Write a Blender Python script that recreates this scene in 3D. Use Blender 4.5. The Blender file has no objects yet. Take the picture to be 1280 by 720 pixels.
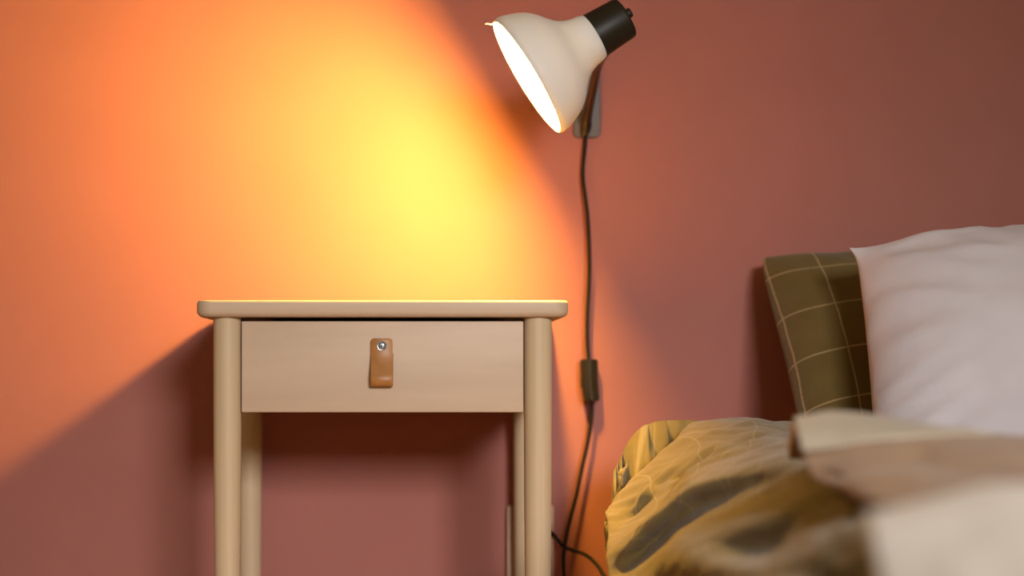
import bpy, bmesh, math, random
from mathutils import Vector, Matrix, noise
random.seed(7)
SC = bpy.context.scene
COL = SC.collection

# ------------------------------------------------------------------ camera
F = 2588.0            # focal length in pixels of the 1280 wide frame
VX, VY = 537.0, 464.0 # the point straight ahead of the lens
DW = 3.055            # lens to wall
CZ = 0.479            # lens height
def at(px, py, d):
    return Vector(((px - VX) * d / F, d - DW, CZ + (VY - py) * d / F))

# ------------------------------------------------------------------ materials
def new_mat(name, col, rough=0.6, spec=0.3, metal=0.0):
    m = bpy.data.materials.new(name); m.use_nodes = True
    b = m.node_tree.nodes['Principled BSDF']
    b.inputs['Base Color'].default_value = (*col, 1)
    b.inputs['Roughness'].default_value = rough
    b.inputs['Specular IOR Level'].default_value = spec
    b.inputs['Metallic'].default_value = metal
    return m, m.node_tree.nodes, m.node_tree.links, b

def add_bump(m, scale=(40, 40, 40), strength=0.1, dist=0.002, detail=4, coord='Object', rough=0.6):
    n, l = m.node_tree.nodes, m.node_tree.links
    b = n['Principled BSDF']
    tc = n.new('ShaderNodeTexCoord'); mp = n.new('ShaderNodeMapping')
    mp.inputs['Scale'].default_value = scale
    tx = n.new('ShaderNodeTexNoise'); tx.inputs['Scale'].default_value = 1.0
    tx.inputs['Detail'].default_value = detail; tx.inputs['Roughness'].default_value = rough
    bp = n.new('ShaderNodeBump'); bp.inputs['Strength'].default_value = strength
    bp.inputs['Distance'].default_value = dist
    l.new(tc.outputs[coord], mp.inputs[0]); l.new(mp.outputs[0], tx.inputs['Vector'])
    l.new(tx.outputs['Fac'], bp.inputs['Height'])
    if b.inputs['Normal'].links:
        l.new(b.inputs['Normal'].links[0].from_socket, bp.inputs['Normal'])
    l.new(bp.outputs[0], b.inputs['Normal'])
    return tx

def noise_colour(m, c1, c2, scale, detail=4, lo=0.35, hi=0.65, dist=0.0, coord='Object'):
    n, l = m.node_tree.nodes, m.node_tree.links
    b = n['Principled BSDF']
    tc = n.new('ShaderNodeTexCoord'); mp = n.new('ShaderNodeMapping')
    mp.inputs['Scale'].default_value = scale
    tx = n.new('ShaderNodeTexNoise'); tx.inputs['Scale'].default_value = 1.0
    tx.inputs['Detail'].default_value = detail; tx.inputs['Distortion'].default_value = dist
    cr = n.new('ShaderNodeValToRGB')
    cr.color_ramp.elements[0].position = lo; cr.color_ramp.elements[0].color = (*c1, 1)
    cr.color_ramp.elements[1].position = hi; cr.color_ramp.elements[1].color = (*c2, 1)
    l.new(tc.outputs[coord], mp.inputs[0]); l.new(mp.outputs[0], tx.inputs['Vector'])
    l.new(tx.outputs['Fac'], cr.inputs[0]); l.new(cr.outputs[0], b.inputs['Base Color'])
    return cr

def wood(name, scale, c1, c2, rough=0.5):
    m, n, l, b = new_mat(name, c1, rough, 0.3)
    cr = noise_colour(m, c1, c2, scale, 6, 0.30, 0.72, 0.6)
    # fine pores on top of the broad grain
    tc = n.new('ShaderNodeTexCoord'); mp = n.new('ShaderNodeMapping')
    mp.inputs['Scale'].default_value = tuple(s * (1.6 if s < 20 else 7) for s in scale)
    tx = n.new('ShaderNodeTexNoise'); tx.inputs['Scale'].default_value = 1; tx.inputs['Detail'].default_value = 3
    mx = n.new('ShaderNodeMix'); mx.data_type = 'RGBA'; mx.blend_type = 'MULTIPLY'
    mr = n.new('ShaderNodeMapRange'); mr.inputs[1].default_value = 0.35; mr.inputs[2].default_value = 0.62
    mr.inputs[3].default_value = 0.93; mr.inputs[4].default_value = 1.0
    l.new(tc.outputs['Object'], mp.inputs[0]); l.new(mp.outputs[0], tx.inputs['Vector'])
    l.new(tx.outputs['Fac'], mr.inputs[0])
    mx.inputs[0].default_value = 1.0
    l.new(cr.outputs[0], mx.inputs[6]); l.new(mr.outputs[0], mx.inputs[7])
    l.new(mx.outputs[2], b.inputs['Base Color'])
    return m

def fabric(name, c1, c2, weave=900, bump=0.25, wrinkle=0.0, wscale=(18, 18, 18), wdist=0.004):
    m, n, l, b = new_mat(name, c1, 0.92, 0.15)
    b.inputs['Sheen Weight'].default_value = 0.15
    noise_colour(m, c1, c2, (14, 14, 14), 5, 0.35, 0.65)
    if wrinkle: add_bump(m, wscale, wrinkle, wdist, 3)
    add_bump(m, (weave, weave, weave), bump, 0.0006, 2)
    return m

def checked(name, c1, c2, line, period=0.073, width=0.0011, strength=0.75, warp=0.004, **kw):
    """woven cloth with a thin light windowpane line, laid out along the cloth's own UV (metres)"""
    m = fabric(name, c1, c2, **kw)
    n, l = m.node_tree.nodes, m.node_tree.links; b = n['Principled BSDF']
    base = b.inputs['Base Color'].links[0].from_socket
    tc = n.new('ShaderNodeTexCoord')
    nz = n.new('ShaderNodeTexNoise'); nz.inputs['Scale'].default_value = 14; nz.inputs['Detail'].default_value = 3
    l.new(tc.outputs['UV'], nz.inputs['Vector'])
    sub = n.new('ShaderNodeVectorMath'); sub.operation = 'SUBTRACT'; sub.inputs[1].default_value = (.5, .5, .5)
    l.new(nz.outputs['Color'], sub.inputs[0])
    sc = n.new('ShaderNodeVectorMath'); sc.operation = 'SCALE'; sc.inputs['Scale'].default_value = warp
    l.new(sub.outputs[0], sc.inputs[0])
    ad = n.new('ShaderNodeVectorMath'); ad.operation = 'ADD'
    l.new(tc.outputs['UV'], ad.inputs[0]); l.new(sc.outputs[0], ad.inputs[1])
    sp = n.new('ShaderNodeSeparateXYZ'); l.new(ad.outputs[0], sp.inputs[0])
    outs = []
    for ax in (0, 1):
        pp = n.new('ShaderNodeMath'); pp.operation = 'PINGPONG'; pp.inputs[1].default_value = period / 2
        l.new(sp.outputs[ax], pp.inputs[0])
        mr = n.new('ShaderNodeMapRange'); mr.inputs[1].default_value = width * 0.5; mr.inputs[2].default_value = width * 1.3
        mr.inputs[3].default_value = 1; mr.inputs[4].default_value = 0
        l.new(pp.outputs[0], mr.inputs[0]); outs.append(mr)
    mxx = n.new('ShaderNodeMath'); mxx.operation = 'MAXIMUM'
    l.new(outs[0].outputs[0], mxx.inputs[0]); l.new(outs[1].outputs[0], mxx.inputs[1])
    br = n.new('ShaderNodeTexNoise'); br.inputs['Scale'].default_value = 260
    l.new(tc.outputs['UV'], br.inputs['Vector'])
    ml = n.new('ShaderNodeMath'); ml.operation = 'MULTIPLY'
    mr2 = n.new('ShaderNodeMapRange'); mr2.inputs[1].default_value = .3; mr2.inputs[2].default_value = .55
    mr2.inputs[3].default_value = strength * .55; mr2.inputs[4].default_value = strength
    l.new(br.outputs['Fac'], mr2.inputs[0])
    l.new(mxx.outputs[0], ml.inputs[0]); l.new(mr2.outputs[0], ml.inputs[1])
    mix = n.new('ShaderNodeMix'); mix.data_type = 'RGBA'
    l.new(ml.outputs[0], mix.inputs[0]); l.new(base, mix.inputs[6]); mix.inputs[7].default_value = (*line, 1)
    l.new(mix.outputs[2], b.inputs['Base Color'])
    return m

M = {}
M['wall'], *_ = new_mat('terracotta_paint', (.33, .110, .094), 0.75, 0.25)
noise_colour(M['wall'], (.322, .117, .096), (.342, .125, .103), (5, 5, 5), 4)
add_bump(M['wall'], (420, 420, 420), 0.12, 0.0012, 3)
M['floor'] = wood('floor_oak', (4, 40, 40), (.34, .21, .12), (.42, .27, .16), 0.45)
M['trim'], *_ = new_mat('painted_trim', (.42, .30, .24), 0.5)
M['birch_x'] = wood('birch_lengthwise', (2.5, 26, 30), (.49, .36, .25), (.535, .40, .285))
M['birch_front'] = wood('birch_drawer', (2.2, 12, 17), (.485, .355, .250), (.54, .405, .298))
M['birch_z'] = wood('birch_upright', (45, 45, 2.5), (.50, .375, .238), (.545, .41, .268))
M['inside'], *_ = new_mat('birch_inside', (.40, .28, .17), 0.7)
M['leather'], *_ = new_mat('tan_leather', (.34, .145, .040), 0.42, 0.4)
noise_colour(M['leather'], (.31, .130, .036), (.37, .165, .050), (60, 60, 60), 4)
add_bump(M['leather'], (900, 900, 900), 0.2, 0.0006, 3)
M['steel'], *_ = new_mat('zinc_screw', (.46, .50, .57), 0.34, 0.5, 1.0)
M['black'], *_ = new_mat('black_plastic', (.017, .012, .006), 0.45, 0.28)
M['cord'], *_ = new_mat('black_cord', (.010, .0075, .005), 0.6, 0.15)
M['arm'], *_ = new_mat('dark_lacquer', (.014, .008, .004), 0.32, 0.45)
M['plate'], *_ = new_mat('grey_plate', (.10, .088, .088), 0.5, 0.4)
for k in ('black', 'plate'): add_bump(M[k], (700, 700, 700), 0.08, 0.0005, 2)

m, n, l, b = new_mat('shade_white', (.70, .68, .655), 0.55, 0.3)
tr = n.new('ShaderNodeBsdfTranslucent'); tr.inputs[0].default_value = (.9, .80, .66, 1)
mx = n.new('ShaderNodeMixShader'); mx.inputs[0].default_value = 0.016
l.new(b.outputs[0], mx.inputs[1]); l.new(tr.outputs[0], mx.inputs[2])
l.new(mx.outputs[0], n['Material Output'].inputs['Surface'])
M['shade'] = m

m = bpy.data.materials.new('bulb_glow'); m.use_nodes = True
n, l = m.node_tree.nodes, m.node_tree.links; n.clear()
em = n.new('ShaderNodeEmission'); em.inputs[0].default_value = (1.0, .57, .095, 1); em.inputs[1].default_value = 2200
ou = n.new('ShaderNodeOutputMaterial'); l.new(em.outputs[0], ou.inputs[0])
M['bulb'] = m

OL1, OL2, LINE = (.112, .074, .019), (.134, .090, .026), (.50, .36, .19)
M['olive'] = checked('olive_check', OL1, OL2, LINE, strength=.62, wrinkle=.25, wscale=(16, 30, 20))
M['olive_duvet'] = checked('olive_check_duvet', (.160, .116, .043), (.188, .137, .053), (.60, .50, .36), period=.075, strength=.17,
                           warp=.012, wrinkle=.55, wscale=(26, 9, 20), wdist=.006)
M['pink'] = fabric('pale_pink_cotton', (.54, .49, .52), (.585, .53, .56), weave=1100, bump=.12, wrinkle=.25, wscale=(7, 16, 9), wdist=.008)
M['tan'] = fabric('tan_wool', (.33, .205, .125), (.37, .235, .145), weave=300, bump=.5, wrinkle=.2)  # darker tone of the beige fabric, its shading put into the colour
M['cream'] = fabric('beige_wool_lit', (.63, .565, .505), (.68, .615, .555), weave=300, bump=.5, wrinkle=.2)  # lighter tone of the same beige fabric, brighter light put into the colour
M['sheet'] = fabric('mattress_ticking', (.66, .52, .44), (.70, .56, .48), weave=700)
M['socket'], *_ = new_mat('socket_plastic', (.50, .34, .25), 0.5, 0.35)

# ------------------------------------------------------------------ object helpers
def link(name, mesh, mat=None, parent=None, smooth=True):
    o = bpy.data.objects.new(name, mesh); COL.objects.link(o)
    if mat: mesh.materials.append(mat)
    if smooth:
        for p in mesh.polygons: p.use_smooth = True
    if parent:
        o.parent = parent
        o.matrix_parent_inverse = Matrix.Translation(-parent.location) if parent.type == 'EMPTY' else Matrix.Identity(4)
    return o

def obj(name, bm, mat=None, parent=None, smooth=True, angle=None):
    bmesh.ops.recalc_face_normals(bm, faces=bm.faces[:])
    me = bpy.data.meshes.new(name); bm.to_mesh(me); bm.free()
    o = link(name, me, mat, parent, smooth)
    if angle is not None:
        try: me.set_sharp_from_angle(angle=math.radians(angle))
        except Exception: pass
    return o

def thing(name, label, cat, loc, group=None):
    o = bpy.data.objects.new(name, None); COL.objects.link(o)
    o.empty_display_size = .05; o.location = loc
    o['label'] = label; o['category'] = cat
    if group: o['group'] = group
    return o

def tag(o, label, cat, group=None):
    o['label'] = label; o['category'] = cat
    if group: o['group'] = group
    return o

def structure(o):
    o['kind'] = 'structure'; return o

def add_box(bm, x0, x1, y0, y1, z0, z1, bevel=0.0, seg=3):
    t = bmesh.new()
    bmesh.ops.create_cube(t, size=1)
    for v in t.verts:
        v.co = Vector((x0 if v.co.x < 0 else x1, y0 if v.co.y < 0 else y1, z0 if v.co.z < 0 else z1))
    if bevel: bmesh.ops.bevel(t, geom=t.edges[:], offset=bevel, segments=seg, profile=.5, affect='EDGES')
    me = bpy.data.meshes.new('tmp'); t.to_mesh(me); t.free()
    bm.from_mesh(me); bpy.data.meshes.remove(me)

def loft(bm, rings, cap=True):
    prev = None; first = None
    for r in rings:
        vs = [bm.verts.new(p) for p in r]
        if prev:
            for i in range(len(vs)):
                j = (i + 1) % len(vs)
                bm.faces.new((prev[i], prev[j], vs[j], vs[i]))
        else: first = vs
        prev = vs
    if cap:
        bm.faces.new(first[::-1]); bm.faces.new(prev)

def rrect(cx, cy, hx, hy, r, n=10):
    pts = []
    for (sx, sy, a0) in ((1, 1, 0), (-1, 1, 90), (-1, -1, 180), (1, -1, 270)):
        for i in range(n + 1):
            a = math.radians(a0 + 90 * i / n)
            pts.append((cx + sx * (hx - r) + r * math.cos(a), cy + sy * (hy - r) + r * math.sin(a)))
    return pts

def lathe(bm, prof, origin, axis, seg=64, cap=True):
    """prof: (t along axis, radius)"""
    w = Vector(axis).normalized()
    a = w.orthogonal().normalized(); c = w.cross(a)
    rings = []
    for t, r in prof:
        rings.append([Vector(origin) + w * t + (a * math.cos(2 * math.pi * i / seg) + c * math.sin(2 * math.pi * i / seg)) * max(r, 1e-5)
                      for i in range(seg)])
    loft(bm, rings, cap)

def catmull(pts, n=8):
    out = []
    P = [Vector(p) for p in pts]
    for i in range(len(P) - 1):
        p0 = P[i - 1] if i else P[0] * 2 - P[1]
        p1, p2 = P[i], P[i + 1]
        p3 = P[i + 2] if i + 2 < len(P) else p2 * 2 - p1
        for k in range(n):
            t = k / n
            out.append(0.5 * ((2 * p1) + (p2 - p0) * t + (2 * p0 - 5 * p1 + 4 * p2 - p3) * t * t + (3 * p1 - p0 - 3 * p2 + p3) * t ** 3))
    out.append(P[-1]); return out

def tube(bm, pts, rad, seg=12):
    """rad: number or list"""
    n = len(pts); prev_a = None; rings = []
    for i, p in enumerate(pts):
        d = (pts[min(i + 1, n - 1)] - pts[max(i - 1, 0)]).normalized()
        if prev_a is None: a = d.orthogonal().normalized()
        else: a = (prev_a - d * prev_a.dot(d)).normalized()
        prev_a = a; c = d.cross(a)
        r = rad[i] if isinstance(rad, (list, tuple)) else rad
        rings.append([p + (a * math.cos(2 * math.pi * k / seg) + c * math.sin(2 * math.pi * k / seg)) * r for k in range(seg)])
    loft(bm, rings)

# ------------------------------------------------------------------ setting
bm = bmesh.new(); add_box(bm, -2.2, 2.4, 0.0, 0.12, 0.0, 2.5)
structure(obj('wall_back', bm, M['wall'], smooth=False))
bm = bmesh.new(); add_box(bm, -2.2, 2.4, -5.4, 0.12, -0.10, 0.0)
structure(obj('floor', bm, M['floor'], smooth=False))
bm = bmesh.new(); add_box(bm, -2.2, 2.4, -0.010, 0.0, 0.0, 0.07, .003)
structure(obj('baseboard_back', bm, M['trim'], smooth=False))

# ------------------------------------------------------------------ nightstand
NX = -0.0608
ns = thing('nightstand', 'light birch bedside table with one drawer, rounded top and round legs, against the wall', 'bedside table', (NX, -0.20, 0))
TOP, BOT = .5700, .5484
bm = bmesh.new()
yf, yb = 2.652 - DW, -0.012
hx, hy, cy = .2393, (yb - yf) / 2, (yb + yf) / 2
rings = []
for inset, z in ((.0035, BOT), (.0012, BOT + .0012), (.0003, BOT + .003), (0, BOT + .0055), (0, TOP - .0035), (.0004, TOP - .0020), (.0012, TOP - .0008), (.0030, TOP)):
    rings.append([(x, y, z) for x, y in rrect(NX, cy, hx - inset, hy - inset, .020 - inset, 12)])
# lower arris is a wider sloping round-under
rings[0] = [(x, y, BOT) for x, y in rrect(NX, cy, hx - .006, hy - .006, .016, 12)]
rings[1] = [(x, y, BOT + .0012) for x, y in rrect(NX, cy, hx - .0035, hy - .0035, .018, 12)]
rings[2] = [(x, y, BOT + .0035) for x, y in rrect(NX, cy, hx - .0012, hy - .0012, .019, 12)]
rings[3] = [(x, y, BOT + .0065) for x, y in rrect(NX, cy, hx, hy, .020, 12)]
loft(bm, rings)
obj('tabletop', bm, M['birch_x'], ns, angle=35)
LYF, LYR = 2.680 - DW, 3.013 - DW
for lx in (-.2009, .2009):
    for ly in (LYF, LYR):
        bm = bmesh.new()
        lathe(bm, [(0.0, .0125), (.0015, .0138), (.004, .0144), (.10, .0158), (.30, .0177), (.42, .0181), (BOT + .0005, .0181)],
              (NX + lx, ly, 0), (0, 0, 1), 48)
        obj('leg', bm, M['birch_z'], ns, angle=40)
ZB = .4270
for sx in (-1, 1):
    bm = bmesh.new(); x = NX + sx * .2009
    add_box(bm, x - .008, x + .008, LYF + .012, LYR - .012, ZB + .006, BOT, .001, 1)
    obj('side_panel', bm, M['birch_x'], ns, smooth=False)
bm = bmesh.new(); add_box(bm, NX - .19, NX + .19, LYR - .008, LYR + .008, ZB + .006, BOT, .001, 1)
obj('back_panel', bm, M['birch_x'], ns, smooth=False)
# drawer
DX0, DX1, DZ0, DZ1 = -.2425, .1210, .4259, .5434
DYF = 2.668 - DW
bm = bmesh.new(); add_box(bm, DX0, DX1, DYF, DYF + .018, DZ0, DZ1, .0016, 3)
dr = obj('drawer', bm, M['birch_front'], ns, angle=40)
bm = bmesh.new()
bx0, bx1, by0, by1 = DX0 + .02, DX1 - .02, DYF + .0175, LYR - .03
add_box(bm, bx0, bx0 + .012, by0, by1, DZ0 + .008, DZ1 - .02)
add_box(bm, bx1 - .012, bx1, by0, by1, DZ0 + .008, DZ1 - .02)
add_box(bm, bx0, bx1, by1 - .012, by1, DZ0 + .008, DZ1 - .02)
add_box(bm, bx0, bx1, by0, by1, DZ0 + .010, DZ0 + .018)
obj('drawer_box', bm, M['inside'], dr, smooth=False)
# leather pull: a strap screwed at the top, looping out and back at the bottom
hxc = (476.6 - VX) * 2.655 / F; hz1 = CZ + (VY - 422.5) * 2.66 / F; hz0 = CZ + (VY - 482.5) * 2.655 / F
hw = .0141
prof = [(-.0022, hz1), (-.0024, hz1 - .010), (-.0036, hz1 - .022), (-.0075, hz1 - .034), (-.0118, hz1 - .043),
        (-.0150, hz1 - .0505), (-.0150, hz0 + .0055), (-.0118, hz0 + .0008), (-.0078, hz0 + .0010), (-.0062, hz0 + .006), (-.0042, hz0 + .016), (-.0020, hz0 + .030), (-.0003, hz0 + .042)]
line = catmull([Vector((0, y, z)) for y, z in prof], 6)
bm = bmesh.new(); th = .0022
L = sum((line[i + 1] - line[i]).length for i in range(len(line) - 1)); s = 0
grid = []
for i, p in enumerate(line):
    d = (line[min(i + 1, len(line) - 1)] - line[max(i - 1, 0)]).normalized()
    nrm = Vector((0, -d.z, d.y))          # outward normal of the strap
    if i: s += (p - line[i - 1]).length
    e = s; r = .005
    w = hw - (r - math.sqrt(max(0, r * r - (r - e) ** 2)) if e < r else 0)
    off = 0.0008 * (i / len(line)) * 1.6
    row = []
    for (sx, q) in ((-1, -th / 2 + .0006), (-1 + .06, -th / 2), (1 - .06, -th / 2), (1, -th / 2 + .0006), (1, th / 2 - .0006), (1 - .06, th / 2), (-1 + .06, th / 2), (-1, th / 2 - .0006)):
        row.append(Vector((hxc + off + sx * w, DYF, 0)) + p + nrm * q)
    grid.append(row)
loft(bm, grid)
obj('handle', bm, M['leather'], dr, angle=50)
bm = bmesh.new()
sz = hz1 - .0102
lathe(bm, [(0, .0064), (.0010, .0064), (.0016, .0058), (.0014, .0050), (.0008, .0049), (.0012, .0046), (.0020, .0034), (.0023, .0016), (.0023, 0.0)],
      (hxc + .0004, DYF - .0034, sz), (0, -1, 0), 32)
obj('screw', bm, M['steel'], dr, angle=40)
bm = bmesh.new()
for rx, rz in ((.0026, .0005), (.0005, .0026)):
    add_box(bm, hxc + .0004 - rx, hxc + .0004 + rx, DYF - .0061, DYF - .0052, sz - rz, sz + rz)
o = obj('screw_slot', bm, M['black'], dr, smooth=False)

# ------------------------------------------------------------------ wall lamp
DL = 2.725; S = DL / F
P0 = at(658.5, 96.5, DL)                          # centre of the shade's mouth
ang = math.radians(31.5); th_ = math.asin(.0335)
AX = Vector((math.cos(ang) * math.cos(th_), math.sin(th_), math.sin(ang) * math.cos(th_)))  # towards the cap
lamp = thing('reading_lamp', 'white bell-shaped wall lamp with black cap, switched on above the bedside table', 'lamp', (at(733, 110, DW).x, 0, at(733, 110, DW).z))
outer = [(0, 80.6), (3, 81.6), (8, 82.0), (16, 79.6), (24, 76.8), (32, 73.3), (40, 68.6), (49, 60.6), (57, 51.2), (65, 42.8), (73, 37.4), (83, 33.6), (92, 32.0), (99, 29.8)]
inner = [(t, max(r - 2.2, 5)) for t, r in outer][::-1]
bm = bmesh.new()
pr = catmull([Vector((t, r, 0)) for t, r in outer], 3)
pri = catmull([Vector((t, r, 0)) for t, r in inner], 3)
prof = [(p.x * S, p.y * S) for p in pr] + [(p.x * S, p.y * S) for p in pri]
w = AX; a = w.orthogonal().normalized(); c = w.cross(a); seg = 96
rings = [[P0 + w * t + (a * math.cos(2 * math.pi * i / seg) + c * math.sin(2 * math.pi * i / seg)) * r for i in range(seg)] for t, r in prof]
loft(bm, rings + [rings[0]], cap=False)
bmesh.ops.remove_doubles(bm, verts=bm.verts[:], dist=1e-6)
obj('shade', bm, M['shade'], lamp)
capo = P0 + AX * (96 * S)
bm = bmesh.new()
lathe(bm, [(0, 20 * S), (0, 28.6 * S), (.6 * S, 29.4 * S), (2 * S, 29.6 * S), (46 * S, 27.2 * S), (48.5 * S, 26.4 * S), (49.6 * S, 24.6 * S), (50 * S, 20 * S)], capo, AX, 64)
cap = obj('lamp_cap', bm, M['black'], lamp, angle=50)
bm = bmesh.new()
side = Vector((math.sin(ang), 0, -math.cos(ang)))
lathe(bm, [(-1 * S, 5.6 * S), (2 * S, 5.6 * S), (3 * S, 5.2 * S), (3.4 * S, 6.3 * S), (7.5 * S, 6.3 * S), (8.6 * S, 5.6 * S)], capo + AX * (50 * S) + side * (-2 * S), AX, 32)
obj('knob', bm, M['black'], cap, angle=40)
bm = bmesh.new()
# frosted globe bulb with its neck running back into the cap
bc = 25 * S; br = 28 * S
pb = [(bc - br * math.cos(math.radians(k)), br * math.sin(math.radians(k))) for k in range(0, 141, 7)]
pb += [(bc + 40 * S, 15 * S), (bc + 50 * S, 13 * S)]
UPR = Vector((-math.sin(ang), 0, math.cos(ang)))   # across the mouth, towards its upper rim
lathe(bm, pb, P0 + UPR * (9 * S), AX, 48)
obj('bulb', bm, M['bulb'], lamp)
bm = bmesh.new()
lathe(bm, [(bc + 50 * S, 13.0 * S), (bc + 50 * S, 15 * S), (97 * S, 16 * S)], P0, AX, 32)
obj('bulb_socket', bm, M['black'], lamp, angle=40)
# wall plate
pl0, pl1 = at(716.5, 172, DW - .006), at(750.5, 52, DW - .006)
bm = bmesh.new()
cx, cz = (pl0.x + pl1.x) / 2, (pl0.z + pl1.z) / 2; hx, hz = (pl1.x - pl0.x) / 2, (pl1.z - pl0.z) / 2
rings = []
for ins, y in ((0, 0), (0, -.0045), (.0006, -.0056), (.0018, -.006)):
    rings.append([(x, y, z) for x, z in rrect(cx, cz, hx - ins, hz - ins, .0075 - ins, 8)])
loft(bm, rings)
obj('wall_plate', bm, M['plate'], lamp, angle=40)
# arm from the foot of the plate out to the cap
capm = capo + AX * (24 * S)
a0 = at(732.0, 167, DW - .014); a1 = at(734.2, 146, DW - .028)
pts = catmull([a0, a1, at(740.5, 115, DW - .085), at(748.0, 82, DW - .165), capm + Vector((.004, .0, -.022))], 10)
rad = [.0074 - .0022 * (i / len(pts)) + (-.0016 if i < 2 else 0) for i in range(len(pts))]
bm = bmesh.new(); tube(bm, pts, rad, 20)
# knuckle on the plate that carries the arm
lathe(bm, [(0, .0075), (.006, .0075), (.0075, .0065), (.008, .004)], (at(733, 158, DW).x, -.006, at(733, 158, DW).z), (0, -1, 0), 28)
obj('arm', bm, M['arm'], lamp, angle=60)
# cord
cp = [a0 + Vector((0, .001, .004)), at(731.5, 180, DW - .013), at(728.6, 216, DW - .013), at(731.5, 245, DW - .014), at(735.0, 275, DW - .016),
      at(736.8, 320, DW - .018), at(736.6, 350, DW - .019), at(734.4, 395, DW - .020), at(734.2, 425, DW - .021), at(736.0, 452, DW - .022)]
cq = [at(739.6, 498, DW - .022), at(739.6, 520, DW - .021), at(735.0, 552, DW - .021), at(727.6, 585, DW - .024), at(720.5, 620, DW - .028),
      at(711.5, 654, DW - .034), at(706.0, 682, DW - .040), at(704.2, 702, DW - .044), at(706, 735, DW - .050)]
v1 = cq[-1]
cq += [Vector((v1.x + .004, -.075, .11)), Vector((v1.x + .012, -.11, .04)), Vector((v1.x + .02, -.14, .006)), Vector((v1.x + .03, -.15, .0035)),
       Vector((v1.x + .052, -.13, .02)), at(757.5, 738, DW - .085), at(752.5, 716, DW - .070), at(742.0, 701.5, DW - .058), at(730.0, 692.5, DW - .050), at(716, 687.8, DW - .044), at(703.0, 682.0, DW - .034),
       at(694.0, 671.0, DW - .024), at(688.0, 665, DW - .0190), at(684, 663, DW - .0188)]
bm = bmesh.new()
CR = .0029
tube(bm, catmull(cp, 8), CR, 12); tube(bm, catmull(cq, 8), CR, 12)
cord = obj('cord', bm, M['cord'], lamp)
# inline switch: two sloping faces meeting in a ridge, with a rocker on its left side
t0, t1 = at(736.2, 449.0, DW - .022), at(739.4, 501.0, DW - .022)
dz = (t1 - t0); rings = []
hwid = 10.6 * DW / F
for k, (t, sc) in enumerate(((0, .86), (.03, .97), (.08, 1), (.5, .98), (.75, .97), (.93, .95), (.98, .90), (1, .78))):
    cpt = t0 + dz * t; cpt.x += -.0014 * math.sin(math.pi * t)
    w_ = hwid * sc
    rings.append([cpt + Vector(q) for q in ((-w_, .008, 0), (w_, .008, 0), (w_ * 1.02, -.003, 0), (w_ * .88, -.0075, 0), (w_ * .12, -.0128, 0), (-w_ * .04, -.0128, 0), (-w_ * .9, -.0080, 0), (-w_ * 1.0, -.003, 0))])
bm = bmesh.new(); loft(bm, rings)
mid = t0 + dz * .56
add_box(bm, mid.x - hwid * 1.16, mid.x - hwid * .8, mid.y - .005, mid.y + .004, mid.z - .008, mid.z + .008, .0012, 2)
obj('switch', bm, M['black'], cord, angle=25)
e = at(673, 663, DW - .0188)
pg = bmesh.new()
rings = []
for ins, y in ((.0015, -.0145), (0, -.0155), (0, -.0215), (.0018, -.0230)):
    rings.append([(x, y, z) for x, z in rrect(e.x, e.z, .0135 - ins, .0165 - ins, .006 - ins, 6)])
loft(pg, rings)
obj('plug', pg, M['black'], cord, angle=40)
# stray thread at the rim of the shade
bm = bmesh.new()
tube(bm, catmull([at(617.5, 28.5, DL), at(613.5, 30.5, DL - .004), at(609.5, 29.2, DL - .006), at(606.5, 29.8, DL - .004)], 5), .0005, 6)
M['thread'], *_ = new_mat('pale_thread', (.75, .55, .30), .8)
th_o = obj('loose_thread', bm, M['thread'], [c for c in lamp.children if c.name.startswith('shade')][0])

# ------------------------------------------------------------------ wall socket behind the right rear leg
s0, s1 = at(633.5, 632, DW - .014), at(692.5, 632, DW - .014)
sk = thing('wall_socket', 'pale wall socket panel half hidden behind the right legs of the bedside table', 'socket', ((s0.x + s1.x) / 2, 0, .14))
bm = bmesh.new()
rings = []
zc = (s0.z + .07) / 2; hz = (s0.z - .07) / 2
for ins, y in ((0, 0), (0, -.011), (.0008, -.0132), (.0025, -.014)):
    rings.append([(x, y, z) for x, z in rrect((s0.x + s1.x) / 2, zc, (s1.x - s0.x) / 2 - ins, hz - ins, .004 - ins * .8, 6)])
loft(bm, rings)
obj('cover', bm, M['socket'], sk, angle=40)
bm = bmesh.new()
lathe(bm, [(0, .0215), (.0035, .0215), (.0045, .0205), (.0045, .0195)], (e.x - .0, -.0095, e.z), (0, -1, 0), 36)
obj('outlet', bm, M['socket'], sk, angle=40)

# ------------------------------------------------------------------ bed
bed = thing('bed', 'low bed against the wall, carrying the olive duvet and both pillows', 'bed', (.96, -1.04, 0))
MX0, MX1, MY0, MY1, MZ = .292, 1.66, -2.05, -.03, .262
bm = bmesh.new(); add_box(bm, MX0, MX1, MY0, MY1, .115, MZ, .034, 5)
obj('mattress', bm, M['sheet'], bed)
bm = bmesh.new(); add_box(bm, MX0 + .03, MX1 - .03, MY0 + .03, MY1 - .03, .075, .116, .004, 2)
obj('bed_base', bm, M['birch_x'], bed, angle=40)
for x in (MX0 + .10, MX1 - .10):
    for y in (MY0 + .12, MY1 - .12):
        bm = bmesh.new(); lathe(bm, [(0, .018), (.075, .024)], (x, y, 0), (0, 0, 1), 24)
        obj('leg', bm, M['birch_z'], bed, angle=40)

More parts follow.
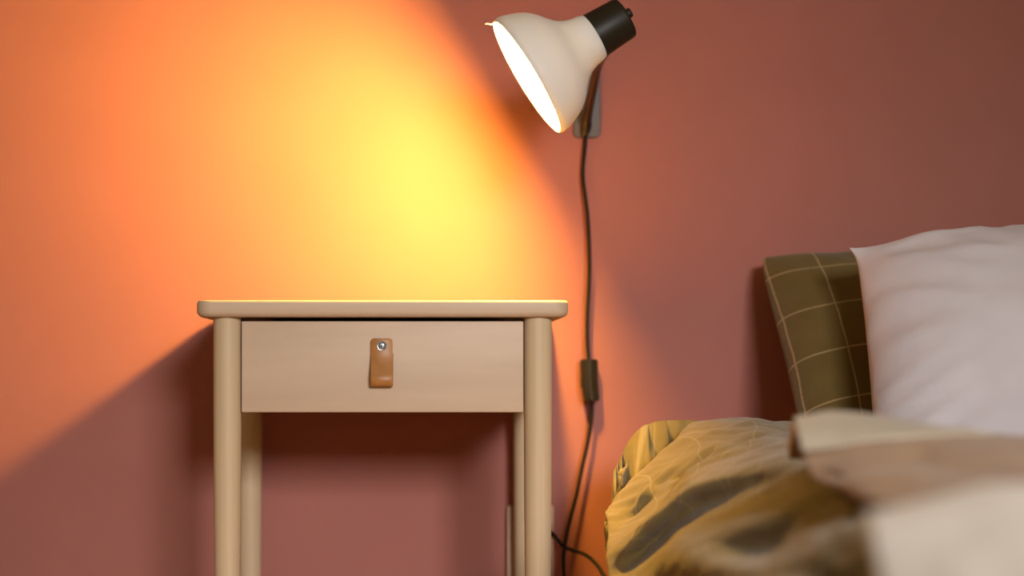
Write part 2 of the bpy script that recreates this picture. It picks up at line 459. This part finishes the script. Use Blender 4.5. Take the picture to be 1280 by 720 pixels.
# ------------------------------------------------------------------ pillows
def pillow(name, mat, corners, T, N=64, bow=.05, sag=.0, wr=.004, seed=0, uvo=(0, 0), ear=.5, size=(.6, .48), crease=(), rc=0.0, rise=0.0, rcp=7, ex=.56, pu=2.6, pv=2.6, Tb=None):
    """corners: top-left, top-right, bottom-left, bottom-right of the seam"""
    tl, tr, bl, br = corners
    nrm = (tr - tl).cross(bl - tl).normalized()
    if nrm.y > 0: nrm = -nrm                      # towards the room
    if Tb is None: Tb = T
    bm = bmesh.new(); uvl = bm.loops.layers.uv.new('UVMap')
    def seam(u, v):
        # edges bow in between the corners
        uu = u * (1 - bow * (1 - v * v) * abs(u) ** 3)
        vv = v * (1 - bow * (1 - u * u) * abs(v) ** 3)
        k = 1 - rc * abs(u * v) ** rcp
        uu *= k; vv *= k
        a, b_ = (uu + 1) / 2, (vv + 1) / 2
        return (tl * (1 - a) + tr * a) * (1 - b_) + (bl * (1 - a) + br * a) * b_ + Vector((0, 0, rise * (1 - u ** 4) * (1 - b_)))
    def thick(u, v):
        return (max(0, 1 - abs(u) ** pu) ** ex) * (max(0, 1 - abs(v) ** pv) ** ex)
    vg = {}
    for sidx in (0, 1):
        for i in range(N + 1):
            for j in range(N + 1):
                # denser near the seam
                u = math.sin((i / N - .5) * math.pi); v = math.sin((j / N - .5) * math.pi)
                edge = i in (0, N) or j in (0, N)
                if sidx == 1 and edge: vg[1, i, j] = vg[0, i, j]; continue
                p = seam(u, v); t = thick(u, v)
                off = (T if sidx == 0 else -Tb) * t
                # creases running in from the seam, strongest near the corners
                k = (1 - min(1, t * 1.15)) * t * 4
                ang_ = math.atan2(v, u)
                q = Vector((u * 2.2 + seed, v * 2.2, sidx * 3.1))
                rip = noise.noise(Vector((math.cos(ang_) * 9 + seed, math.sin(ang_) * 9, seed + (abs(u) + abs(v)) * .7)))
                off += wr * k * rip * 1.6 + wr * .8 * noise.noise(q * 1.3) * t
                for (cu, cv, du, dv, ln, w_, h_) in crease:
                    ru, rv = u - cu, v - cv
                    al = ru * du + rv * dv; pe = -ru * dv + rv * du + .12 * al * al
                    if 0 < al < ln: off += h_ * math.exp(-(pe / w_) ** 2) * math.sin(math.pi * al / ln) ** .7 * min(1, t * 3)
                vg[sidx, i, j] = bm.verts.new(p + nrm * off + Vector((0, 0, -sag * t)))
    for sidx in (0, 1):
        for i in range(N):
            for j in range(N):
                f = bm.faces.new((vg[sidx, i, j], vg[sidx, i + 1, j], vg[sidx, i + 1, j + 1], vg[sidx, i, j + 1]))
                for lp, (ii, jj) in zip(f.loops, ((i, j), (i + 1, j), (i + 1, j + 1), (i, j + 1))):
                    u = math.sin((ii / N - .5) * math.pi); v = math.sin((jj / N - .5) * math.pi)
                    # arc length along the bulged cloth
                    gu = u * (1 + .02 * (1 - v * v)); gv = v * (1 + .06 * (1 - u * u))
                    lp[uvl].uv = (gu * size[0] / 2 + uvo[0], gv * size[1] / 2 + uvo[1])
    return obj(name, bm, mat)

ol = pillow('pillow', M['olive'],
            (at(944, 317, 3.005), Vector((1.10, 3.005 - DW, .655)), Vector((.503, 2.70 - DW, .276)), Vector((1.12, 2.70 - DW, .276))),
            .075, bow=.03, seed=3.3, uvo=(.016, .014), rc=.035, size=(.62, .415), pu=3.2, Tb=.045)
tag(ol, 'olive green pillow with thin pale check lines, leaning on the wall behind the pink one', 'pillow')
pk = pillow('pillow', M['pink'],
            (at(1070, 314, 2.775), Vector((1.22, 2.775 - DW, .655)), Vector((.546, 2.53 - DW, .276)), Vector((1.22, 2.53 - DW, .276))),
            .100, bow=.02, rc=-.028, rcp=26, rise=.021, seed=8.1, size=(.66, .48), wr=.009, pu=3.4, pv=2.4, Tb=.05,
            crease=((-.97, -.93, .95, -.05, .75, .05, .009), (-.97, -.80, .90, .30, .55, .05, .007), (-.99, -.55, .75, .60, .45, .04, .006), (-.99, -.2, .9, .4, .35, .035, .005),
                    (-.99, .10, .9, -.3, .40, .035, .006), (-.99, .35, .85, -.5, .45, .04, .007), (-.97, .62, .80, -.55, .5, .04, -.008)))
tag(pk, 'pale pink pillow standing upright in front of the olive check pillow', 'pillow')

# ------------------------------------------------------------------ soft sheets from a net of control points
def spline_grid(net, nu, nv):
    rows = [catmull(r, nv) for r in net]
    cols = list(zip(*rows))
    out = [catmull(c_, nu) for c_ in cols]       # out[col][row]
    return [[out[j][i] for j in range(len(out))] for i in range(len(out[0]))]

def settle_under(cover_objs, pts, gap=.022):
    """press the points down so that they stay below the cloths that lie on top"""
    from mathutils.bvhtree import BVHTree
    for co in cover_objs:
        t = BVHTree.FromPolygons([v.co for v in co.data.vertices], [tuple(p.vertices) for p in co.data.polygons])
        for r in pts:
            for p in r:
                lim = None
                for dx in (-.014, 0, .014):
                    for dy in (-.014, 0, .014):
                        h = t.ray_cast(Vector((p.x + dx, p.y + dy, -1)), Vector((0, 0, 1)))
                        if h[0] is not None: lim = h[0].z if lim is None else min(lim, h[0].z)
                if lim is not None and p.z > lim - gap: p.z = lim - gap

def sheet(name, mat, net, nu, nv, ridges=(), wob=(), thickness=.012, uvscale=1.0, seed=0.0, disp=.003, dscale=22, under=(), post=None, grain=None, gap=.022):
    g = spline_grid(net, nu, nv)
    R, Cn = len(g), len(g[0])
    nr = [[None] * Cn for _ in range(R)]
    for i in range(R):
        for j in range(Cn):
            du = g[min(i + 1, R - 1)][j] - g[max(i - 1, 0)][j]; dv = g[i][min(j + 1, Cn - 1)] - g[i][max(j - 1, 0)]
            n_ = dv.cross(du)
            nr[i][j] = n_.normalized() if n_.length > 1e-9 else Vector((0, 0, 1))
    flip = sum(nr[i][j].z for i in range(R) for j in range(Cn)) < 0
    P = [[None] * Cn for _ in range(R)]
    segs = []
    for pl, w_, h_ in ridges:
        pts = catmull(pl, 5)
        if not isinstance(w_, tuple): w_ = (w_, w_)
        wm = max(w_)
        bb = [min(p[k] for p in pts) - 3.5 * wm for k in range(3)], [max(p[k] for p in pts) + 3.5 * wm for k in range(3)]
        segs.append((pts, w_, h_, bb))
    for i in range(R):
        for j in range(Cn):
            p = g[i][j]; n_ = -nr[i][j] if flip else nr[i][j]
            off = 0.0
            for pts, w_, h_, (b0, b1) in segs:
                if not all(b0[k] <= p[k] <= b1[k] for k in range(3)): continue
                best = 9; bt = 0
                for k in range(len(pts) - 1):
                    a_, b_ = pts[k], pts[k + 1]; ab = b_ - a_
                    t = max(0, min(1, (p - a_).dot(ab) / max(ab.length_squared, 1e-12)))
                    dd = (p - a_ - ab * t).length
                    if dd < best:
                        best = dd; bt = (k + t) / (len(pts) - 1); sd_ = n_.dot(ab.cross(p - a_)) > 0
                env = min(1, 4 * bt + .15, 4 * (1 - bt) + .15)
                off += h_ * math.exp(-(best / w_[0 if sd_ else 1]) ** 1.6) * env
            off += disp * noise.noise(Vector((p.x * dscale + seed, p.y * dscale * .5, p.z * dscale)))
            off += disp * .5 * noise.noise(Vector((p.x * dscale * 2.3 + seed, p.y * dscale * 1.4, p.z * dscale * 2.1)))
            if grain:
                gd, amp, fa, fl_ = grain
                al = p.dot(gd); q = p - gd * al
                off += amp * noise.noise(q * fa + gd * (al * fl_) + Vector((seed, 0, 0)))
                off += amp * .5 * noise.noise(q * fa * 2.2 + gd * (al * fl_ * 2) + Vector((0, seed, 0)))
            P[i][j] = p + n_ * off
    if under: settle_under(under, P, gap)
    if post:
        for r in P:
            for p in r: post(p)
    bm = bmesh.new(); uvl = bm.loops.layers.uv.new('UVMap')
    V = [[bm.verts.new(P[i][j]) for j in range(Cn)] for i in range(R)]
    # uv in metres along the cloth
    U = [[0.0] * Cn for _ in range(R)]; W = [[0.0] * Cn for _ in range(R)]
    for i in range(R):
        for j in range(Cn):
            U[i][j] = U[i][j - 1] + (g[i][j] - g[i][j - 1]).length if j else 0
            W[i][j] = W[i - 1][j] + (g[i][j] - g[i - 1][j]).length if i else 0
    for i in range(R - 1):
        for j in range(Cn - 1):
            f = bm.faces.new((V[i][j], V[i][j + 1], V[i + 1][j + 1], V[i + 1][j]))
            for lp, (ii, jj) in zip(f.loops, ((i, j), (i, j + 1), (i + 1, j + 1), (i + 1, j))):
                lp[uvl].uv = (U[ii][jj] * uvscale, W[ii][jj] * uvscale)
    bm.normal_update()
    if sum(f.normal.z * f.calc_area() for f in bm.faces) < 0: bmesh.ops.reverse_faces(bm, faces=bm.faces[:])
    me = bpy.data.meshes.new(name); bm.to_mesh(me); bm.free()
    o = link(name, me, mat)
    sd = o.modifiers.new('thickness', 'SOLIDIFY'); sd.thickness = thickness; sd.offset = -1
    return o

# beige blanket: its far edge stands up in a rounded rim, then falls towards the room
def row(*p): return [at(*q) for q in p]
bnet = [
    row((985, 560, 2.02), (1040, 552, 2.02), (1100, 550, 2.01), (1180, 556, 2.00), (1290, 560, 2.0), (1450, 560, 2.0), (1700, 570, 2.0)),
    row((990, 534, 1.96), (1040, 527, 1.95), (1100, 530, 1.94), (1180, 540, 1.93), (1290, 548, 1.93), (1450, 548, 1.93), (1700, 560, 1.93)),
    row((993, 525, 1.90), (1040, 518, 1.89), (1100, 524, 1.88), (1180, 536, 1.87), (1290, 545, 1.87), (1450, 545, 1.87), (1700, 560, 1.87)),
    row((998, 540, 1.85), (1044, 538, 1.84), (1104, 538, 1.83), (1184, 541, 1.82), (1290, 548, 1.82), (1450, 550, 1.82), (1700, 565, 1.82)),
    row((1004, 566, 1.83), (1050, 562, 1.81), (1110, 556, 1.79), (1188, 553, 1.77), (1290, 556, 1.76), (1450, 560, 1.76), (1700, 575, 1.76)),
    row((1010, 588, 1.81), (1058, 588, 1.77), (1116, 588, 1.73), (1194, 582, 1.68), (1290, 580, 1.67), (1450, 580, 1.67), (1700, 592, 1.67)),
    row((1024, 603, 1.79), (1072, 612, 1.72), (1128, 622, 1.66), (1200, 622, 1.59), (1290, 615, 1.57), (1450, 610, 1.57), (1700, 615, 1.57)),
    row((1040, 606, 1.78), (1090, 628, 1.70), (1144, 648, 1.62), (1214, 655, 1.53), (1290, 650, 1.50), (1450, 645, 1.50), (1700, 645, 1.5)),
]
BLANKET_FOLDS = [
    ([at(1060, 600, 1.74), at(1110, 600, 1.70), at(1160, 590, 1.69)], .020, .006),
    ([at(1130, 560, 1.78), at(1180, 575, 1.70), at(1240, 590, 1.64)], .020, -.006)]
bl = sheet('blanket', M['tan'], bnet, 10, 10, BLANKET_FOLDS, thickness=.014, disp=.004, dscale=18, seed=1.7)
tag(bl, 'beige blanket with a raised rounded rim lying over the duvet', 'blanket')
enet = [
    row((992, 531, 1.955), (1040, 524, 1.945), (1100, 527, 1.935), (1180, 537.5, 1.925), (1240, 543, 1.925)),
    row((992, 521, 1.900), (1040, 514, 1.888), (1100, 520, 1.878), (1180, 533, 1.868), (1240, 541, 1.867)),
    row((996, 538, 1.842), (1044, 535, 1.832), (1104, 532, 1.824), (1184, 537, 1.816), (1240, 543, 1.815)),
    row((1002, 563, 1.820), (1050, 556, 1.806), (1108, 546, 1.796), (1184, 541, 1.806), (1240, 545, 1.812)),
]
M['rim'] = fabric('lit_rim_wool', (.40, .33, .25), (.45, .375, .285), weave=300, bump=.5, wrinkle=.2)  # light along the blanket's top edge, painted into the wool colour
ed = sheet('lit_rim', M['rim'], enet, 10, 10, (), thickness=.004, disp=.002, dscale=18, seed=1.7)  # thin strip added over the blanket to carry the painted light
ed.parent = bl; ed['label'] = 'rim painted paler where light falls'
cnet = [
    row((1086, 690, 1.353), (1150, 680, 1.353), (1220, 672, 1.353), (1300, 665, 1.353), (1450, 660, 1.353), (1750, 660, 1.353)),
    row((1078, 655, 1.299), (1146, 636, 1.308), (1220, 622, 1.308), (1300, 614, 1.308), (1450, 612, 1.308), (1750, 620, 1.308)),
    row((1080, 640, 1.264), (1150, 624, 1.264), (1226, 612, 1.264), (1306, 605, 1.264), (1450, 604, 1.264), (1750, 612, 1.264)),
    row((1086, 652, 1.228), (1160, 632, 1.219), (1240, 618, 1.210), (1320, 612, 1.202), (1460, 610, 1.202), (1750, 615, 1.202)),
    row((1094, 690, 1.193), (1170, 670, 1.175), (1255, 655, 1.157), (1335, 650, 1.148), (1470, 645, 1.148), (1750, 650, 1.148)),
    row((1104, 740, 1.166), (1184, 725, 1.130), (1270, 715, 1.104), (1350, 708, 1.086), (1480, 700, 1.086), (1750, 700, 1.086)),
    row((1116, 800, 1.148), (1200, 790, 1.095), (1285, 780, 1.059), (1370, 770, 1.032), (1500, 760, 1.032), (1750, 750, 1.032)),
]
cr_ = sheet('throw', M['cream'], cnet, 10, 10, (), thickness=.016, disp=.004, dscale=16, seed=6.3)
tag(cr_, 'beige throw painted in a lit cream tone, folded on the bed nearest the viewer', 'throw')

SETTLE = [bl, cr_]
# duvet: cross sections (x, z) from the hem on the left over the edge to the right, head end first
def sec(d, pts): return [Vector((x, d - DW, z)) for x, z in pts]
def dmax(x):
    return 2.80 if x < .40 else max(2.40, 2.80 - (x - .40) * 2.6)
def sec(d, pts):
    return [Vector((x, (1.2 + (d - 1.2) * (dmax(x) - 1.2) / 1.6 if d > 1.2 else d) - DW, z)) for x, z in pts]
net = [
    sec(2.800, [(.300, .303), (.300, .306), (.305, .312), (.325, .318), (.37, .320), (.44, .318), (.52, .315), (.72, .31), (1.05, .31), (1.45, .31)]),
    sec(2.785, [(.288, .304), (.272, .318), (.273, .352), (.300, .378), (.36, .384), (.44, .378), (.52, .370), (.72, .36), (1.05, .34), (1.45, .32)]),
    sec(2.740, [(.284, .304), (.256, .322), (.254, .365), (.285, .405), (.35, .412), (.44, .404), (.52, .395), (.72, .38), (1.05, .36), (1.45, .34)]),
    sec(2.650, [(.275, .304), (.240, .314), (.240, .355), (.280, .405), (.35, .416), (.44, .408), (.52, .400), (.72, .38), (1.05, .37), (1.45, .35)]),
    sec(2.560, [(0.250, .282), (0.248, .302), (0.256, .338), (0.292, .394), (.35, .412), (.45, .412), (.54, .405), (.74, .39), (1.05, .38), (1.45, .36)]),
    sec(2.420, [(0.254, .200), (0.232, .245), (0.250, .310), (0.289, .375), (.35, .405), (.45, .412), (.56, .408), (.76, .39), (1.05, .38), (1.45, .36)]),
    sec(2.200, [(0.248, .150), (0.234, .225), (0.258, .300), (0.294, .362), (.350, .398), (.45, .410), (.56, .408), (.76, .39), (1.05, .38), (1.45, .36)]),
    sec(1.950, [(0.234, .150), (0.228, .220), (0.256, .285), (0.299, .345), (.345, .383), (.45, .398), (.56, .400), (.76, .39), (1.05, .38), (1.45, .36)]),
    sec(1.700, [(0.236, .150), (0.234, .215), (0.262, .272), (0.302, .326), (.345, .357), (.46, .372), (.56, .376), (.76, .37), (1.05, .37), (1.45, .35)]),
    sec(1.450, [(0.238, .150), (0.236, .210), (0.264, .265), (0.309, .310), (.360, .335), (.46, .345), (.56, .350), (.76, .35), (1.05, .35), (1.45, .34)]),
    sec(1.200, [(0.238, .150), (0.236, .205), (0.264, .255), (0.314, .300), (.370, .325), (.46, .335), (.56, .34), (.76, .34), (1.05, .34), (1.45, .33)]),
    sec(1.000, [(0.238, .150), (0.236, .205), (0.264, .255), (0.314, .300), (.370, .315), (.46, .325), (.56, .33), (.76, .33), (1.05, .33), (1.45, .32)]),
]
def above_mattress(p):
    if p.x > .265: p.z = max(p.z, MZ + .017 - .060 * max(0, min(1, (.285 - p.x) / .02)))
DUVET_RIDGES = [   # (line along the fold, half width, height)
    ([(0.275, -0.406, 0.4), (0.262, -0.454, 0.387), (0.26, -0.471, 0.377), (0.258, -0.545, 0.368)], .006, -.007),
    ([(0.263, -0.47, 0.381), (0.271, -0.467, 0.392), (0.287, -0.487, 0.399), (0.314, -0.46, 0.409)], (.006,.012), .007),
    ([(0.263, -0.499, 0.378), (0.275, -0.501, 0.388), (0.294, -0.506, 0.398), (0.317, -0.479, 0.407)], .007, -.009),
]
# the part of the duvet that is folded back over itself: rows run along the folds
fnet = [
    row((768, 648, 2.63), (782, 628, 2.68), (806, 602, 2.70), (824, 586, 2.70), (848, 562, 2.71), (872, 545, 2.72), (930, 533, 2.72), (1000, 540, 2.70)),
    row((757, 639, 2.59), (774, 616, 2.63), (801, 588, 2.64), (818, 571, 2.64), (842, 551, 2.65), (866, 530, 2.67), (930, 522, 2.66), (1000, 530, 2.64)),
    row((760, 651, 2.56), (780, 631, 2.57), (806, 605, 2.57), (826, 586, 2.57), (852, 564, 2.57), (880, 545, 2.57), (940, 531, 2.56), (1005, 537, 2.55)),
    row((761, 665, 2.53), (787, 648, 2.54), (816, 622, 2.53), (838, 602, 2.52), (866, 580, 2.50), (900, 558, 2.48), (955, 543, 2.46), (1010, 545, 2.45)),
    row((759, 682, 2.49), (784, 666, 2.465), (818, 642, 2.455), (842, 620, 2.435), (870, 598, 2.405), (915, 574, 2.38), (970, 556, 2.33), (1020, 556, 2.30)),
    row((757, 702, 2.45), (780, 684, 2.40), (805, 658, 2.38), (833, 633, 2.36), (864, 609, 2.33), (920, 590, 2.27), (980, 572, 2.20), (1030, 570, 2.18)),
    row((762, 724, 2.41), (794, 704, 2.395), (824, 678, 2.395), (857, 652, 2.355), (897, 631, 2.30), (950, 611, 2.20), (1000, 592, 2.09), (1040, 588, 2.05)),
    row((772, 745, 2.34), (806, 722, 2.26), (846, 687, 2.13), (885, 670, 2.05), (930, 652, 1.98), (975, 631, 1.94), (1015, 609, 1.90), (1050, 602, 1.88)),
    row((800, 768, 2.22), (850, 730, 2.09), (900, 709, 2.02), (945, 690, 1.95), (985, 670, 1.89), (1030, 648, 1.83), (1065, 630, 1.79), (1090, 625, 1.76)),
    row((832, 785, 2.06), (884, 748, 1.92), (950, 725, 1.83), (990, 706, 1.75), (1035, 682, 1.69), (1075, 662, 1.64), (1100, 650, 1.62), (1120, 645, 1.60)),
    row((862, 800, 1.90), (925, 775, 1.82), (990, 758, 1.73), (1045, 740, 1.65), (1080, 722, 1.59), (1110, 703, 1.54), (1135, 690, 1.51), (1160, 685, 1.48)),
    row((885, 815, 1.75), (960, 800, 1.66), (1030, 785, 1.58), (1085, 765, 1.51), (1120, 745, 1.47), (1145, 725, 1.44), (1170, 712, 1.41), (1190, 705, 1.39)),
]
FOLD_CREASES = [
    ([at(832, 601, 2.53), at(862, 577, 2.51), at(884, 565, 2.50), at(905, 553, 2.49)], (.006, .010), -.011),
    ([at(846, 604, 2.50), at(872, 586, 2.47), at(895, 574, 2.44), at(930, 560, 2.42)], .008, .006),
    ([at(812, 612, 2.55), at(830, 596, 2.54), at(850, 578, 2.53), at(872, 562, 2.52)], .006, -.006),
    ([at(790, 640, 2.55), at(806, 622, 2.55), at(822, 606, 2.55)], .006, .005),
    ([at(784, 650, 2.55), at(800, 634, 2.54), at(822, 618, 2.53)], .005, -.006),
    ([at(836, 616, 2.49), at(846, 602, 2.49), at(858, 590, 2.48)], .006, -.007),
    ([at(900, 560, 2.46), at(935, 547, 2.46), at(965, 541, 2.45)], .010, -.006),
    ([at(880, 540, 2.58), at(915, 531, 2.57), at(950, 530, 2.56)], .008, .004),
    ([at(880, 640, 2.26), at(925, 622, 2.18), at(975, 606, 2.11)], .014, -.008),
]
def above_layer(p):
    if p.x > .265: p.z = max(p.z, MZ + .026 - .060 * max(0, min(1, (.287 - p.x) / .022)))
for r in fnet:
    for p in r:                                   # keep the cloth outside the mattress
        while p.x > .272 and p.z < MZ + .034: p += (Vector((0, -DW, CZ)) - p).normalized() * .01
fo = sheet('turned_back_fold', M['olive_duvet'], fnet, 12, 12, FOLD_CREASES, under=SETTLE, post=above_layer,
           grain=(Vector((.086, -.14, .047)).normalized(), .0036, 42, 6), thickness=.010, disp=.002, dscale=20, seed=2.2)
dv = sheet('duvet', M['olive_duvet'], net, 16, 12, DUVET_RIDGES, under=SETTLE + [fo], post=above_mattress,
           grain=(Vector((.086, -.14, .047)).normalized(), .0015, 30, 5), gap=.042, thickness=.012, disp=.003, dscale=14, seed=4.2)
tag(dv, 'olive checked duvet bunched up and hanging over the left side of the bed', 'duvet')
fo.parent = dv

# ------------------------------------------------------------------ light
W = bpy.data.worlds.new('room_ambient'); SC.world = W; W.use_nodes = True
bg = W.node_tree.nodes['Background']
bg.inputs[0].default_value = (1.0, .72, .36, 1); bg.inputs[1].default_value = .25
def area(name, loc, target, size, energy, col, spread=180, size_y=None):
    ld = bpy.data.lights.new(name, 'AREA'); ld.energy = energy; ld.color = col
    ld.shape = 'RECTANGLE'; ld.size = size; ld.size_y = size_y or size; ld.spread = math.radians(spread)
    o = bpy.data.objects.new(name, ld); COL.objects.link(o)
    o.location = loc; o.rotation_euler = (Vector(target) - Vector(loc)).to_track_quat('-Z', 'Y').to_euler()
    return o
area('window_daylight', (1.08, -5.0, 1.63), (.03, 0, .12), 1.0, 8.0, (1.0, .985, .97), 35, .8)

# ------------------------------------------------------------------ camera
cd = bpy.data.cameras.new('camera'); cam = bpy.data.objects.new('camera', cd); COL.objects.link(cam)
cam.location = (0, -DW, CZ); cam.rotation_euler = (math.radians(90), 0, 0)
cd.sensor_width = 36; cd.lens = F / 1280 * 36
cd.shift_x = (640 - VX) / 1280; cd.shift_y = (VY - 360) / 1280
cd.clip_start = .02
cd.dof.use_dof = True; cd.dof.focus_distance = 2.66; cd.dof.aperture_fstop = cd.lens / 33.0
SC.camera = cam
SC.view_settings.view_transform = 'Standard'; SC.view_settings.look = 'None'
SC.view_settings.gamma = 1; SC.view_settings.exposure = 0; SC.view_settings.use_curve_mapping = False
